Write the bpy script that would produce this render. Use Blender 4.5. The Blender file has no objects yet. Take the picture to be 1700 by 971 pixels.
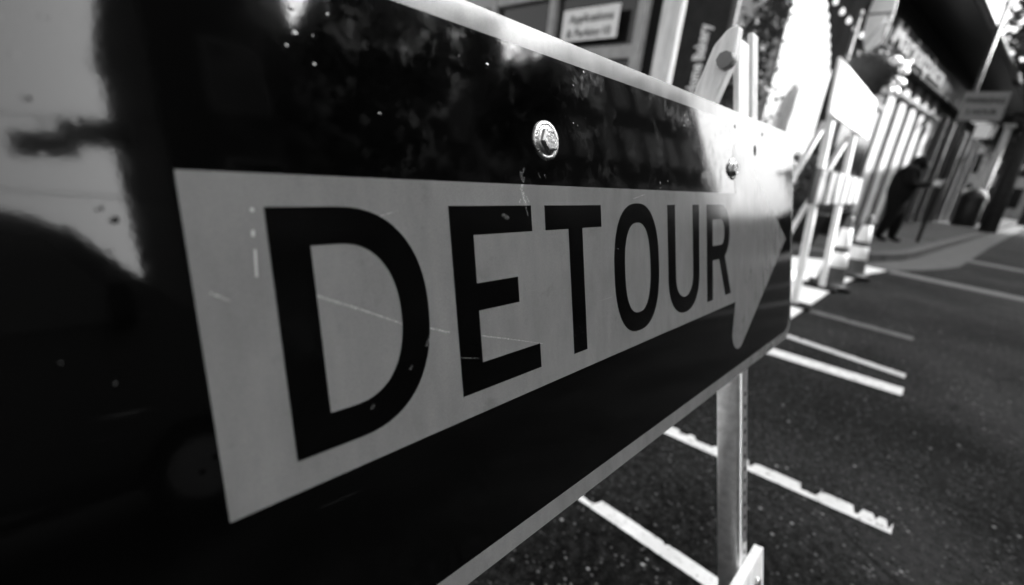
import bpy, bmesh, math, random
from mathutils import Vector, Matrix
random.seed(11)
R = math.radians
scn = bpy.context.scene
COL = scn.collection
IN = 0.0254

# ---------------------------------------------------------------- camera
CAM_X = Vector((0.69772502, -0.70777864, 0.11058567))
CAM_DOWN = Vector((-0.13881674, -0.28502823, -0.94841384))
CAM_FWD = Vector((0.7027871, 0.64638093, -0.29712285))
cd = bpy.data.cameras.new('camera')
cam = bpy.data.objects.new('camera', cd)
COL.objects.link(cam)
rot = Matrix((CAM_X, -CAM_DOWN, -CAM_FWD)).transposed()
cam.matrix_world = Matrix.Translation((0, 0, 1.0)) @ rot.to_4x4()
cd.lens = 15.882
cd.sensor_width = 36.0
cd.sensor_fit = 'HORIZONTAL'
cd.clip_start = 0.02
cd.clip_end = 3000
cd.dof.use_dof = True
cd.dof.aperture_fstop = 2.5
cd.dof.aperture_blades = 7
cd.dof.focus_distance = 0.445
scn.camera = cam
scn.cycles.max_bounces = 6
scn.cycles.diffuse_bounces = 3
scn.cycles.glossy_bounces = 3
scn.cycles.transmission_bounces = 2
scn.cycles.use_denoising = True

# ---------------------------------------------------------------- sky and sun
SUN_AZ, SUN_EL = 48.0, 34.0          # azimuth from +X towards -Y
sun_dir = Vector((math.cos(R(SUN_EL)) * math.cos(R(SUN_AZ)), -math.cos(R(SUN_EL)) * math.sin(R(SUN_AZ)), math.sin(R(SUN_EL))))
world = bpy.data.worlds.new('World')
scn.world = world
world.use_nodes = True
wn, wl = world.node_tree.nodes, world.node_tree.links
wn.clear()
sky = wn.new('ShaderNodeTexSky')
sky.sky_type = 'NISHITA'
sky.sun_disc = False
sky.sun_elevation = R(SUN_EL)
sky.sun_rotation = math.atan2(sun_dir.x, sun_dir.y)
sky.dust_density = 7.0
sky.air_density = 1.0
bw = wn.new('ShaderNodeRGBToBW')
bg = wn.new('ShaderNodeBackground')
bg.inputs['Strength'].default_value = 0.15
wo = wn.new('ShaderNodeOutputWorld')
wl.new(sky.outputs[0], bw.inputs[0])
wl.new(bw.outputs[0], bg.inputs['Color'])
wl.new(bg.outputs[0], wo.inputs['Surface'])
sd = bpy.data.lights.new('sun', 'SUN')
sd.energy = 4.5
sd.angle = R(0.5)
sd.color = (1, 1, 1)
so = bpy.data.objects.new('sun', sd)
COL.objects.link(so)
so.location = sun_dir * 60
so.rotation_euler = sun_dir.to_track_quat('Z', 'Y').to_euler()

vs = scn.view_settings
vs.view_transform = 'Standard'
vs.look = 'None'
vs.gamma = 1.0
vs.exposure = 1.85
vs.use_curve_mapping = False

# ---------------------------------------------------------------- materials
def new_mat(name):
    m = bpy.data.materials.new(name)
    m.use_nodes = True
    n, l = m.node_tree.nodes, m.node_tree.links
    return m, n, l, n['Principled BSDF']

def mat(name, v, rough=0.6, var=0.25, scale=6.0, bump=0.0, bscale=None, metal=0.0, ior=1.5, emit=0.0, stretch=None):
    """grey procedural material: noise-broken colour and roughness, optional bump"""
    m, n, l, b = new_mat(name)
    tc = n.new('ShaderNodeTexCoord')
    src = tc.outputs['Object']
    if stretch:
        mp = n.new('ShaderNodeMapping')
        mp.inputs['Scale'].default_value = stretch
        l.new(src, mp.inputs[0])
        src = mp.outputs[0]
    nz = n.new('ShaderNodeTexNoise')
    nz.inputs['Scale'].default_value = scale
    nz.inputs['Detail'].default_value = 6
    nz.inputs['Roughness'].default_value = 0.62
    l.new(src, nz.inputs['Vector'])
    cr = n.new('ShaderNodeMapRange')
    cr.inputs[1].default_value = 0.28
    cr.inputs[2].default_value = 0.72
    cr.inputs[3].default_value = v * (1 - var)
    cr.inputs[4].default_value = min(0.95, v * (1 + var))
    l.new(nz.outputs[0], cr.inputs[0])
    l.new(cr.outputs[0], b.inputs['Base Color'])
    rr = n.new('ShaderNodeMapRange')
    rr.inputs[3].default_value = max(0.03, rough - 0.1)
    rr.inputs[4].default_value = min(1, rough + 0.1)
    l.new(nz.outputs[0], rr.inputs[0])
    l.new(rr.outputs[0], b.inputs['Roughness'])
    b.inputs['Metallic'].default_value = metal
    if rough >= 0.7: b.inputs['Specular IOR Level'].default_value = 0.15
    b.inputs['IOR'].default_value = ior
    if bump:
        n2 = n.new('ShaderNodeTexNoise')
        n2.inputs['Scale'].default_value = bscale or scale * 6
        n2.inputs['Detail'].default_value = 5
        l.new(src, n2.inputs['Vector'])
        bp = n.new('ShaderNodeBump')
        bp.inputs['Strength'].default_value = bump
        bp.inputs['Distance'].default_value = 0.01
        l.new(n2.outputs[0], bp.inputs['Height'])
        l.new(bp.outputs[0], b.inputs['Normal'])
    if emit:
        b.inputs['Emission Color'].default_value = (1, 1, 1, 1)
        b.inputs['Emission Strength'].default_value = emit
    return m

class NT:
    """tiny node arithmetic helper"""
    def __init__(s, n, l): s.n, s.l = n, l
    def _in(s, sock, v):
        if isinstance(v, (int, float)): sock.default_value = v
        else: s.l.new(v, sock)
    def m(s, op, a, b=0.0, clamp=False):
        k = s.n.new('ShaderNodeMath'); k.operation = op; k.use_clamp = clamp
        s._in(k.inputs[0], a); s._in(k.inputs[1], b)
        return k.outputs[0]
    def rng(s, v, a, b, c, d, smooth=False):
        k = s.n.new('ShaderNodeMapRange')
        if smooth: k.interpolation_type = 'SMOOTHSTEP'
        s._in(k.inputs[0], v)
        for i, x in enumerate((a, b, c, d)): s._in(k.inputs[i + 1], x)
        return k.outputs[0]
    def noise(s, vec, scale, detail=4, rough=0.55):
        k = s.n.new('ShaderNodeTexNoise')
        k.inputs['Scale'].default_value = scale; k.inputs['Detail'].default_value = detail; k.inputs['Roughness'].default_value = rough
        s.l.new(vec, k.inputs['Vector'])
        return k.outputs[0]
    def voro(s, vec, scale, feat='F1', out='Distance', rnd=1.0):
        k = s.n.new('ShaderNodeTexVoronoi'); k.feature = feat
        k.inputs['Scale'].default_value = scale; k.inputs['Randomness'].default_value = rnd
        s.l.new(vec, k.inputs['Vector'])
        return k.outputs[out]
    def vm(s, op, a, b=None, out=0):
        k = s.n.new('ShaderNodeVectorMath'); k.operation = op
        s.l.new(a, k.inputs[0])
        if isinstance(b, tuple): k.inputs[1].default_value = b
        elif b is not None: s.l.new(b, k.inputs[1])
        return k.outputs[out]
    def seg(s, uv, A, B, w):
        """soft mask (1 on the line) of a scratch from A to B in sign inches, half width w"""
        dx, dy = B[0] - A[0], B[1] - A[1]
        L2 = dx * dx + dy * dy
        p = s.vm('SUBTRACT', uv, (A[0], A[1], 0))
        t = s.m('MAXIMUM', s.m('MINIMUM', s.vm('DOT_PRODUCT', p, (dx / L2, dy / L2, 0), 1), 1.0), 0.0)
        k = s.n.new('ShaderNodeVectorMath'); k.operation = 'SCALE'; k.inputs[0].default_value = (dx, dy, 0); s.l.new(t, k.inputs['Scale'])
        d = s.vm('DISTANCE', p, k.outputs[0], 1)
        return s.rng(d, w * 0.35, w, 1.0, 0.0)

SX0, SY0, SZ0 = -0.0236557, 0.19591183, 0.65992754   # sign's lower left corner
VUP = Vector((0, 0.2419219, 0.97029573))
VN = Vector((0, -0.97029573, 0.2419219))
def S(u, v, w=0.0):
    """sign coordinates in inches: u along, v up the leaning face, w out towards the street"""
    return Vector((SX0 + u * IN, SY0, SZ0)) + VUP * (v * IN) + VN * (w * IN)

def sign_mat(name, base, rough, scratches=(), blobs=(), drops=0.5, light=0.75, wave=0.35, ior=1.5, dirt=0.0, dents=(), mottle=0.0):
    m, n, l, b = new_mat(name)
    T = NT(n, l)
    tc = n.new('ShaderNodeTexCoord'); P = tc.outputs['Object']
    sx = n.new('ShaderNodeSeparateXYZ'); l.new(P, sx.inputs[0])
    u = T.m('DIVIDE', sx.outputs[0], IN)
    v = T.m('DIVIDE', T.m('SUBTRACT', sx.outputs[2], SZ0), IN * VUP.z)
    cb = n.new('ShaderNodeCombineXYZ'); l.new(u, cb.inputs[0]); l.new(v, cb.inputs[1]); uv = cb.outputs[0]
    # scratches, broken up by noise
    mask = None
    nb = T.rng(T.noise(P, 1100, 4, 0.7), 0.44, 0.62, 0.0, 1.0)
    for A, B, w in scratches:
        k = T.seg(uv, A, B, w)
        mask = k if mask is None else T.m('MAXIMUM', mask, k)
    if mask is not None:
        mask = T.m('MULTIPLY', mask, nb)
    for A, B, w in blobs:
        k = T.seg(uv, A, B, w)
        mask = k if mask is None else T.m('MAXIMUM', mask, k)
    # fine hairline scuffs and dust
    mp = n.new('ShaderNodeMapping'); mp.inputs['Scale'].default_value = (12, 260, 260); mp.inputs['Rotation'].default_value = (0, 0.35, 0)
    l.new(P, mp.inputs[0])
    hair = T.rng(T.noise(mp.outputs[0], 1.0, 2), 0.72, 0.80, 0.0, 0.25)
    hair = T.m('MULTIPLY', hair, T.rng(T.noise(P, 14, 2), 0.5, 0.65, 0.0, 1.0))
    dust = T.rng(T.voro(P, 300), 0.0, 0.09, 0.35, 0.0)
    dust = T.m('MULTIPLY', dust, T.rng(T.noise(P, 30, 2), 0.50, 0.66, 0.0, 1.0))
    tot = T.m('ADD', hair, dust, True)
    if mask is not None: tot = T.m('MAXIMUM', tot, mask)
    cloud = T.rng(T.noise(P, 9, 5), 0.3, 0.7, base * (1 - 0.06), base * (1 + 0.06) + dirt)
    ms = n.new('ShaderNodeMapping'); ms.inputs['Scale'].default_value = (60, 60, 5); l.new(P, ms.inputs[0])
    cloud = T.m('MULTIPLY', cloud, T.rng(T.noise(ms.outputs[0], 1.0, 3), 0.3, 0.7, 0.90, 1.08))
    cloud = T.m('MULTIPLY', cloud, T.rng(T.noise(P, 1500, 1), 0.3, 0.7, 0.88, 1.12))
    smut = T.rng(T.noise(P, 26, 5, 0.7), 0.60, 0.74, 1.0, 0.80)
    cloud = T.m('MULTIPLY', cloud, smut)
    gm = None
    if mottle:  # paler, rougher mottling, stronger higher up, none at the left end
        gm = T.m('MULTIPLY', T.rng(T.noise(P, 34, 7, 0.72), 0.50, 0.70, 0.0, 1.0), T.rng(T.noise(P, 6.5, 3), 0.40, 0.62, 0.15, 1.0))
        gm = T.m('MULTIPLY', gm, T.rng(v, 8.5, 13.5, 0.04, 1.0))
        gm = T.m('MULTIPLY', gm, T.rng(u, 3.0, 7.0, 0.0, 1.0))
        cloud = T.m('ADD', cloud, T.m('MULTIPLY', gm, mottle))
    mx = n.new('ShaderNodeMix'); mx.data_type = 'FLOAT'
    l.new(tot, mx.inputs[0]); l.new(cloud, mx.inputs[2]); mx.inputs[3].default_value = light
    l.new(mx.outputs[0], b.inputs['Base Color'])
    rg = T.rng(T.noise(P, 22, 6, 0.65), 0.3, 0.75, rough * 0.75, rough * 1.5)
    rr_ = T.m('ADD', rg, T.m('MULTIPLY', tot, 0.3), True)
    if gm is not None: rr_ = T.m('ADD', rr_, T.m('MULTIPLY', gm, 0.18), True)
    l.new(rr_, b.inputs['Roughness'])
    b.inputs['IOR'].default_value = ior
    # relief: slow buckling of the sheet, orange peel, droplets/blisters
    h = T.m('MULTIPLY', T.noise(P, 7, 2), wave * 0.010)
    h = T.m('ADD', h, T.m('MULTIPLY', T.noise(P, 300, 2), 0.000012))
    dsel = T.rng(T.noise(P, 13, 3), 0.60, 0.66, 0.0, 1.0)
    dr = T.m('MULTIPLY', T.rng(T.voro(P, 110), 0.02, 0.22, 1.0, 0.0, True), dsel)
    h = T.m('ADD', h, T.m('MULTIPLY', dr, 0.0006 * drops))
    for (cu, cv, rad, dep) in dents:
        du = T.m('SUBTRACT', u, cu); dv = T.m('SUBTRACT', v, cv)
        d = T.m('SQRT', T.m('ADD', T.m('MULTIPLY', du, du), T.m('MULTIPLY', dv, dv)))
        h = T.m('ADD', h, T.rng(d, 0.3, rad, -dep, 0.0, True))
    bp = n.new('ShaderNodeBump'); bp.inputs['Strength'].default_value = 1.0; bp.inputs['Distance'].default_value = 1.0
    l.new(h, bp.inputs['Height']); l.new(bp.outputs[0], b.inputs['Normal'])
    return m

M = {}
DENTS = [(13.91, 14.29, 1.9, 0.00025), (32.75, 14.29, 2.0, 0.0003)]
M['sign_black'] = sign_mat('sign_black_film', 0.0005, 0.05, scratches=[((12.68, 13.25), (12.55, 13.05), .06), ((12.50, 13.10), (12.58, 12.85), .09), ((12.66, 12.95), (12.60, 12.80), .05), ((13.42, 13.12), (13.50, 13.00), .04), ((13.75, 13.10), (13.80, 13.02), .04)],
                          drops=0.4, light=0.10, wave=0.03, ior=1.6, dents=DENTS, mottle=0.020)
SCR = [((5.18, 9.95), (6.4, 9.36), .045), ((6.4, 9.36), (7.43, 8.83), .035), ((8.3, 8.54), (8.93, 8.30), .04), ((9.97, 7.99), (11.4, 7.56), .028), ((11.4, 7.56), (13.1, 7.02), .018), ((7.0, 11.75), (7.6, 11.9), .015),
       ((12.56, 12.80), (12.47, 12.58), .09), ((12.47, 12.58), (12.54, 12.40), .05), ((12.54, 12.40), (12.62, 12.12), .11), ((12.72, 12.30), (12.80, 12.15), .05), ((12.40, 12.22), (12.34, 12.12), .05), ((3.4, 10.1), (3.1, 10.3), .03), ((20.0, 12.3), (21.0, 12.5), .02)]
BLO = [((4.06, 11.96), (4.06, 11.95), .055), ((4.02, 11.50), (4.01, 11.42), .045), ((4.01, 11.10), (3.97, 10.55), .032)]
M['sign_orange'] = sign_mat('sign_reflective_sheeting', 0.125, 0.13, scratches=SCR, blobs=BLO, drops=0.02, light=0.3, wave=0.03, ior=1.6, dents=DENTS)
M['sign_letter'] = sign_mat('sign_letter_film', 0.0008, 0.12, scratches=[((8.30, 8.40), (8.1, 8.1), .08), ((7.55, 7.62), (7.5, 7.56), .05), ((6.3, 6.9), (6.24, 6.84), .06), ((9.3, 7.43), (9.95, 7.25), .03), ((12.62, 12.0), (12.7, 11.7), .05), ((11.5, 11.7), (11.7, 11.62), .10)],
                            drops=0.7, light=0.08, wave=0.03, ior=1.5)
M['sheet_edge'] = mat('aluminium_sheet', 0.55, 0.35, 0.2, 40, 0.1, metal=0.6)
M['zinc'] = mat('zinc_plated_steel', 0.40, 0.27, 0.5, 90, 0.12, 500, metal=1.0)
M['tube'] = mat('galvanised_tube', 0.60, 0.32, 0.25, 60, 0.12, 300, metal=0.85)
M['wood_pale'] = mat('pale_painted_wood', 0.78, 0.6, 0.22, 9, 0.35, 30, stretch=(6, 6, 1))
M['wood_post'] = mat('weathered_pale_timber', 0.68, 0.65, 0.25, 7, 0.3, 30, stretch=(7, 7, 0.8))
M['hole'] = mat('punched_hole_dark', 0.004, 0.95)
M['white_paint'] = mat('white_paint', 0.88, 0.5, 0.12, 14, 0.1)
M['white_wall'] = mat('whitewashed_boards', 0.36, 0.65, 0.65, 2.2, 0.3, 20, stretch=(4, 4, 0.6))
M['grey_wall'] = mat('grey_render', 0.28, 0.8, 0.3, 4, 0.3)
M['dark_wall'] = mat('dark_boarding', 0.008, 0.7, 0.4, 4, 0.2)
M['mid_wall'] = mat('brown_brick_render', 0.04, 0.85, 0.3, 2.5, 0.3)
M['frame_grey'] = mat('painted_window_frame', 0.13, 0.5, 0.2, 8)
M['frame_pale'] = mat('pale_storefront_frame', 0.36, 0.5, 0.2, 8)
M['glass_dark'] = mat('dark_glass', 0.01, 0.06, 0.2, 2, ior=1.5)
M['black_cloth'] = mat('black_cloth', 0.006, 0.95, 0.3, 18, 0.3)
M['skin'] = mat('skin', 0.42, 0.55, 0.1, 20)
M['hair'] = mat('dark_hair', 0.006, 0.7, 0.3, 30)
M['black_rubber'] = mat('black_rubber', 0.012, 0.8, 0.2, 20, 0.2)
M['cone'] = mat('cone_plastic', 0.06, 0.5, 0.15, 12)
M['collar'] = mat('reflective_white_collar', 0.92, 0.35, 0.06, 30)
M['leaf'] = mat('leaf', 0.03, 0.5, 0.5, 3)
M['bark'] = mat('bark', 0.05, 0.9, 0.4, 8, 0.5)
M['steel_dark'] = mat('dark_painted_steel', 0.03, 0.4, 0.2, 10)
M['steel_grey'] = mat('grey_painted_steel', 0.16, 0.45, 0.2, 10)
M['print'] = mat('black_print', 0.015, 0.7, 0.1)
M['bulb'] = mat('lit_bulb', 0.8, 0.4, 0.05, emit=0.35)
M['clay'] = mat('planter_clay', 0.06, 0.8, 0.3, 8, 0.2)

def road_mat():
    m, n, l, b = new_mat('worn_asphalt')
    T = NT(n, l)
    P = n.new('ShaderNodeTexCoord').outputs['Object']
    big = T.noise(P, 0.9, 5)
    fine = T.noise(P, 160, 3, 0.7)
    mid = T.noise(P, 38, 3, 0.65)
    base = T.rng(T.m('ADD', T.m('MULTIPLY', big, 0.35), T.m('ADD', T.m('MULTIPLY', mid, 0.3), T.m('MULTIPLY', fine, 0.35))), 0.46, 0.61, 0.0006, 0.030)
    vr = n.new('ShaderNodeTexVoronoi'); vr.inputs['Scale'].default_value = 80; l.new(P, vr.inputs['Vector'])
    sc = n.new('ShaderNodeSeparateColor'); l.new(vr.outputs['Color'], sc.inputs[0])
    stone = T.m('MULTIPLY', T.rng(vr.outputs['Distance'], 0.15, 0.42, 1.0, 0.0), T.rng(sc.outputs[0], 0.72, 1.0, 0.0, 1.0))
    stone = T.m('MULTIPLY', stone, 0.11)
    v2 = n.new('ShaderNodeTexVoronoi'); v2.inputs['Scale'].default_value = 34; l.new(P, v2.inputs['Vector'])
    s2 = n.new('ShaderNodeSeparateColor'); l.new(v2.outputs['Color'], s2.inputs[0])
    chip = T.m('MULTIPLY', T.rng(v2.outputs['Distance'], 0.10, 0.24, 1.0, 0.0), T.rng(s2.outputs[1], 0.91, 0.99, 0.0, 0.30))
    crack = T.rng(T.voro(P, 1.1, 'DISTANCE_TO_EDGE'), 0.0, 0.012, 1.0, 0.0)
    crack = T.m('MULTIPLY', crack, T.rng(T.noise(P, 2.2, 2), 0.55, 0.6, 0.0, 1.0))
    c = T.m('ADD', base, T.m('ADD', stone, chip))
    c = T.m('MULTIPLY', c, T.m('SUBTRACT', 1.0, T.m('MULTIPLY', crack, 0.8)))
    l.new(c, b.inputs['Base Color'])
    b.inputs['Roughness'].default_value = 0.9
    b.inputs['Specular IOR Level'].default_value = 0.08
    h = T.m('ADD', T.m('MULTIPLY', fine, 0.003), T.m('MULTIPLY', vr.outputs['Distance'], -0.002))
    bp = n.new('ShaderNodeBump'); bp.inputs['Strength'].default_value = 0.9; bp.inputs['Distance'].default_value = 1.0
    l.new(h, bp.inputs['Height']); l.new(bp.outputs[0], b.inputs['Normal'])
    return m
M['road'] = road_mat()

def paint_mat(name, v, wear):
    m, n, l, b = new_mat(name)
    T = NT(n, l)
    P = n.new('ShaderNodeTexCoord').outputs['Object']
    k = T.m('ADD', T.m('MULTIPLY', T.noise(P, 26, 5, 0.7), 0.6), T.m('MULTIPLY', T.noise(P, 170, 3), 0.4))
    mk = T.rng(k, 0.5 + wear - 0.03, 0.5 + wear + 0.03, 0.0, 1.0)
    cl = T.rng(T.noise(P, 9, 4), 0.3, 0.7, v * 0.85, v * 1.08)
    mx = n.new('ShaderNodeMix'); mx.data_type = 'FLOAT'
    l.new(mk, mx.inputs[0]); l.new(cl, mx.inputs[2]); mx.inputs[3].default_value = 0.03
    l.new(mx.outputs[0], b.inputs['Base Color'])
    b.inputs['Roughness'].default_value = 0.8
    b.inputs['Specular IOR Level'].default_value = 0.1
    bp = n.new('ShaderNodeBump'); bp.inputs['Strength'].default_value = 0.5; bp.inputs['Distance'].default_value = 0.004
    l.new(T.noise(P, 150, 3), bp.inputs['Height']); l.new(bp.outputs[0], b.inputs['Normal'])
    return m
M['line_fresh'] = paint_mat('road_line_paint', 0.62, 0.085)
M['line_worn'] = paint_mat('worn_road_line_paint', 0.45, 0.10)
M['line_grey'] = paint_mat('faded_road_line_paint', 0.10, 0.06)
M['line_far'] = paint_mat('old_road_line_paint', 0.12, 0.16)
M['concrete_lit'] = mat('sunlit_pale_concrete', 0.72, 0.8, 0.12, 5, 0.3, 90)  # apron concrete, its sunlit brightness put into the colour
M['concrete_shade'] = mat('shaded_grey_concrete', 0.036, 0.85, 0.3, 2.0, 0.3, 60)  # pavement concrete, shade put into the colour
M['kerb'] = mat('grey_kerb_concrete', 0.07, 0.8, 0.25, 4, 0.3, 60)  # gutter's shaded grey is in this colour too

# ---------------------------------------------------------------- object helpers
ORG = {}
def tag(o, label, cat, group=None):
    o['label'] = label; o['category'] = cat
    if group: o['group'] = group
    return o
def thing(name, label, cat, loc=(0, 0, 0), group=None):
    o = bpy.data.objects.new(name, None); COL.objects.link(o)
    o.location = loc; o.empty_display_size = 0.2
    ORG[o] = Vector(loc)
    return tag(o, label, cat, group)
def obj(name, me, m, parent=None, loc=None):
    o = bpy.data.objects.new(name, me); COL.objects.link(o)
    if isinstance(m, (list, tuple)):
        for k in m: me.materials.append(k)
    elif not me.materials: me.materials.append(m)
    if parent is not None:
        o.parent = parent
        o.location = loc or (0, 0, 0)
        ORG[o] = ORG[parent] + Vector(o.location)
    else:
        o.location = loc or (0, 0, 0)
        ORG[o] = Vector(o.location)
    return o
def struct(o):
    o['kind'] = 'structure'; return o
def copy_tree(o, delta, parent=None):
    c = o.copy(); COL.objects.link(c)
    if parent is None: c.location = Vector(o.location) + Vector(delta); ORG[c] = ORG[o] + Vector(delta)
    else: c.parent = parent; ORG[c] = ORG[parent] + Vector(c.location)
    for ch in list(o.children): copy_tree(ch, delta, c)
    return c

class MB:
    """collects shapes given in world coordinates; build() makes one mesh object"""
    def __init__(s): s.bm = bmesh.new()
    def quad(s, pts):
        return s.bm.faces.new([s.bm.verts.new(p) for p in pts])
    def box(s, c, size, ax=None, bevel=0.0):
        r = bmesh.ops.create_cube(s.bm, size=1.0)
        vs_ = r['verts']
        A = ax or Matrix.Identity(3)
        for v in vs_:
            v.co = Vector(c) + A @ Vector((v.co.x * size[0], v.co.y * size[1], v.co.z * size[2]))
        if bevel:
            es = list({e for v in vs_ for e in v.link_edges})
            bmesh.ops.bevel(s.bm, geom=es, offset=bevel, segments=2, affect='EDGES', profile=0.5)
        return s
    def cyl(s, p0, p1, r0, r1=None, n=14, cap=True):
        p0, p1 = Vector(p0), Vector(p1)
        r1 = r0 if r1 is None else r1
        z = (p1 - p0).normalized()
        x = z.orthogonal().normalized(); y = z.cross(x)
        a = [s.bm.verts.new(p0 + (x * math.cos(t) + y * math.sin(t)) * r0) for t in [2 * math.pi * i / n for i in range(n)]]
        b = [s.bm.verts.new(p1 + (x * math.cos(t) + y * math.sin(t)) * r1) for t in [2 * math.pi * i / n for i in range(n)]]
        for i in range(n): s.bm.faces.new((a[i], a[(i + 1) % n], b[(i + 1) % n], b[i])).smooth = True
        if cap: s.bm.faces.new(a[::-1]); s.bm.faces.new(b)
        return s
    def lathe(s, prof, org, zax=(0, 0, 1), n=28, xax=None, smooth=True):
        z = Vector(zax).normalized(); x = Vector(xax).normalized() if xax else z.orthogonal().normalized(); y = z.cross(x)
        rings = []
        for r, h in prof:
            if r < 1e-6: rings.append([s.bm.verts.new(Vector(org) + z * h)])
            else: rings.append([s.bm.verts.new(Vector(org) + z * h + (x * math.cos(2 * math.pi * i / n) + y * math.sin(2 * math.pi * i / n)) * r) for i in range(n)])
        for a, b in zip(rings, rings[1:]):
            for i in range(n):
                j = (i + 1) % n
                if len(a) == 1 and len(b) == 1: continue
                if len(a) == 1: f = s.bm.faces.new((a[0], b[i], b[j]))
                elif len(b) == 1: f = s.bm.faces.new((a[i], a[j], b[0]))
                else: f = s.bm.faces.new((a[i], a[j], b[j], b[i]))
                f.smooth = smooth
        return s
    def tube(s, pts, r, n=8):
        for a, b in zip(pts, pts[1:]): s.cyl(a, b, r, r, n)
        return s
    def build(s, name, m, parent=None, loc=None, recalc=True):
        if parent is None and loc is None: loc = (0, 0, 0)
        o_ = ORG[parent] if parent is not None else Vector(loc)
        for v in s.bm.verts: v.co -= o_
        if recalc: bmesh.ops.recalc_face_normals(s.bm, faces=s.bm.faces)
        me = bpy.data.meshes.new(name); s.bm.to_mesh(me); s.bm.free()
        return obj(name, me, m, parent, None if parent is not None else loc)

def flat(outlines, thick, fmap, bevel=0.0):
    """filled 2D outlines (holes allowed) -> solid sheet; fmap(x, y, z) -> world"""
    cu = bpy.data.curves.new('tmp', 'CURVE'); cu.dimensions = '2D'; cu.fill_mode = 'BOTH'
    cu.extrude = thick / 2 - bevel; cu.bevel_depth = bevel; cu.bevel_resolution = 1
    if bevel: cu.offset = -bevel
    for ol in outlines:
        sp = cu.splines.new('POLY'); sp.points.add(len(ol) - 1)
        for p, (x, y) in zip(sp.points, ol): p.co = (x, y, 0, 1)
        sp.use_cyclic_u = True
    return curve_mesh(cu, thick, fmap)
def text(body, size, thick, fmap, align='CENTER', shear=0.0, fat=0.0):
    cu = bpy.data.curves.new('tmp', 'FONT'); cu.body = body; cu.size = size; cu.extrude = thick / 2
    cu.align_x = align; cu.align_y = 'CENTER'; cu.shear = shear; cu.offset = fat; cu.resolution_u = 3
    return curve_mesh(cu, thick, fmap)
def words(line, size, thick, fmap, m, parent, shear=0.0, fat=0.0, sx=1.0, centre=True):
    """one mesh object per word, set out along a line; fmap gets x already laid out"""
    ws, x = [], 0.0
    for w in line.split():
        me = text(w, size, thick, lambda a, b_, c: Vector((a, b_, c)), 'LEFT', shear, fat)
        xs = [v.co.x for v in me.vertices]; wd = max(xs) - min(xs)
        ws.append((me, x - min(xs))); x += wd + size * .30
    tot = x - size * .30
    for me, dx_ in ws:
        for v in me.vertices: v.co = fmap((v.co.x + dx_ - (tot / 2 if centre else 0)) * sx, v.co.y, v.co.z)
        flat_obj('word', me, m, parent)
def curve_mesh(cu, thick, fmap):
    o = bpy.data.objects.new('tmp', cu); COL.objects.link(o)
    dg = bpy.context.evaluated_depsgraph_get(); dg.update()
    me = bpy.data.meshes.new_from_object(o.evaluated_get(dg))
    for v in me.vertices: v.co = fmap(v.co.x, v.co.y, v.co.z + thick / 2)
    COL.objects.unlink(o); bpy.data.objects.remove(o); bpy.data.curves.remove(cu)
    me.materials.clear()
    return me
def flat_obj(name, me, m, parent):
    o_ = ORG[parent]
    for v in me.vertices: v.co -= o_
    return obj(name, me, m, parent)
def arc(cx, cy, rx, ry, a0, a1, n=16, e=2.0):
    out = []
    for i in range(n + 1):
        t = R(a0 + (a1 - a0) * i / n); c, s_ = math.cos(t), math.sin(t)
        out.append((cx + rx * math.copysign(abs(c) ** (2 / e), c), cy + ry * math.copysign(abs(s_) ** (2 / e), s_)))
    return out
def rrect(x0, y0, x1, y1, r, n=8):
    return (arc(x1 - r, y0 + r, r, r, -90, 0, n) + arc(x1 - r, y1 - r, r, r, 0, 90, n) + arc(x0 + r, y1 - r, r, r, 90, 180, n) + arc(x0 + r, y0 + r, r, r, 180, 270, n))

# ================================================================ SETTING
# road: one sheet out to the horizon
b = MB(); b.quad([(-900, -900, 0), (1500, -900, 0), (1500, 900, 0), (-900, 900, 0)])
road = struct(b.build('road', M['road']))
random.seed(5)
def line_mesh(x0, x1, w0, y0, y1, m, seed, bites=(), rag=0.10):
    """painted bar across the bay: straight near edge, ragged far edge with bites (start, end, depth) broken out"""
    rnd = random.Random(seed)
    n = 90; left, right = [], []
    wob = 0.0
    for i in range(n + 1):
        t = i / n; y = y0 + (y1 - y0) * t; x = x0 + (x1 - x0) * t
        wob = wob * .7 + rnd.uniform(-1, 1) * w0 * rag * .5
        lo = x - w0 / 2 + rnd.uniform(-1, 1) * .0008; hi = x + w0 / 2 + wob * .6
        for (ba, bb_, dp) in bites:
            if ba < t < bb_: hi -= w0 * dp * rnd.uniform(.9, 1.1)
        left.append((lo, y)); right.append((max(hi, lo + 0.004), y))
    mb = MB()
    L = [mb.bm.verts.new((x, y, 0.004)) for x, y in left]; Rr = [mb.bm.verts.new((x, y, 0.004)) for x, y in right]
    for i in range(n): mb.bm.faces.new((L[i], L[i + 1], Rr[i + 1], Rr[i]))
    for f in mb.bm.faces:
        f.normal_update()
        if f.normal.z < 0: f.normal_flip()
    return mb.build('painted_line', m, road, recalc=False)
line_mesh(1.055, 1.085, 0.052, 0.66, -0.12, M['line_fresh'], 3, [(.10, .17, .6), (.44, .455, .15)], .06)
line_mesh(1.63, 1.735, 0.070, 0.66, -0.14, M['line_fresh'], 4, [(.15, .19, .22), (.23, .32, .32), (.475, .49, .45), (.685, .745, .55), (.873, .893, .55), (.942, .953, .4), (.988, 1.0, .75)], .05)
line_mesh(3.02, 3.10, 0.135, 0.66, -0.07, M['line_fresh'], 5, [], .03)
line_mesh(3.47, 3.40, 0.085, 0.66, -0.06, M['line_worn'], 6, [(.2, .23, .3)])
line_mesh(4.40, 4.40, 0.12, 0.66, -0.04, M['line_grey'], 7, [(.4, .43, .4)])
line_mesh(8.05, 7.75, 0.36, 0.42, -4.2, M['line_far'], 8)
line_mesh(11.9, 11.2, 0.45, -0.35, -4.6, M['line_far'], 9)

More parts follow.
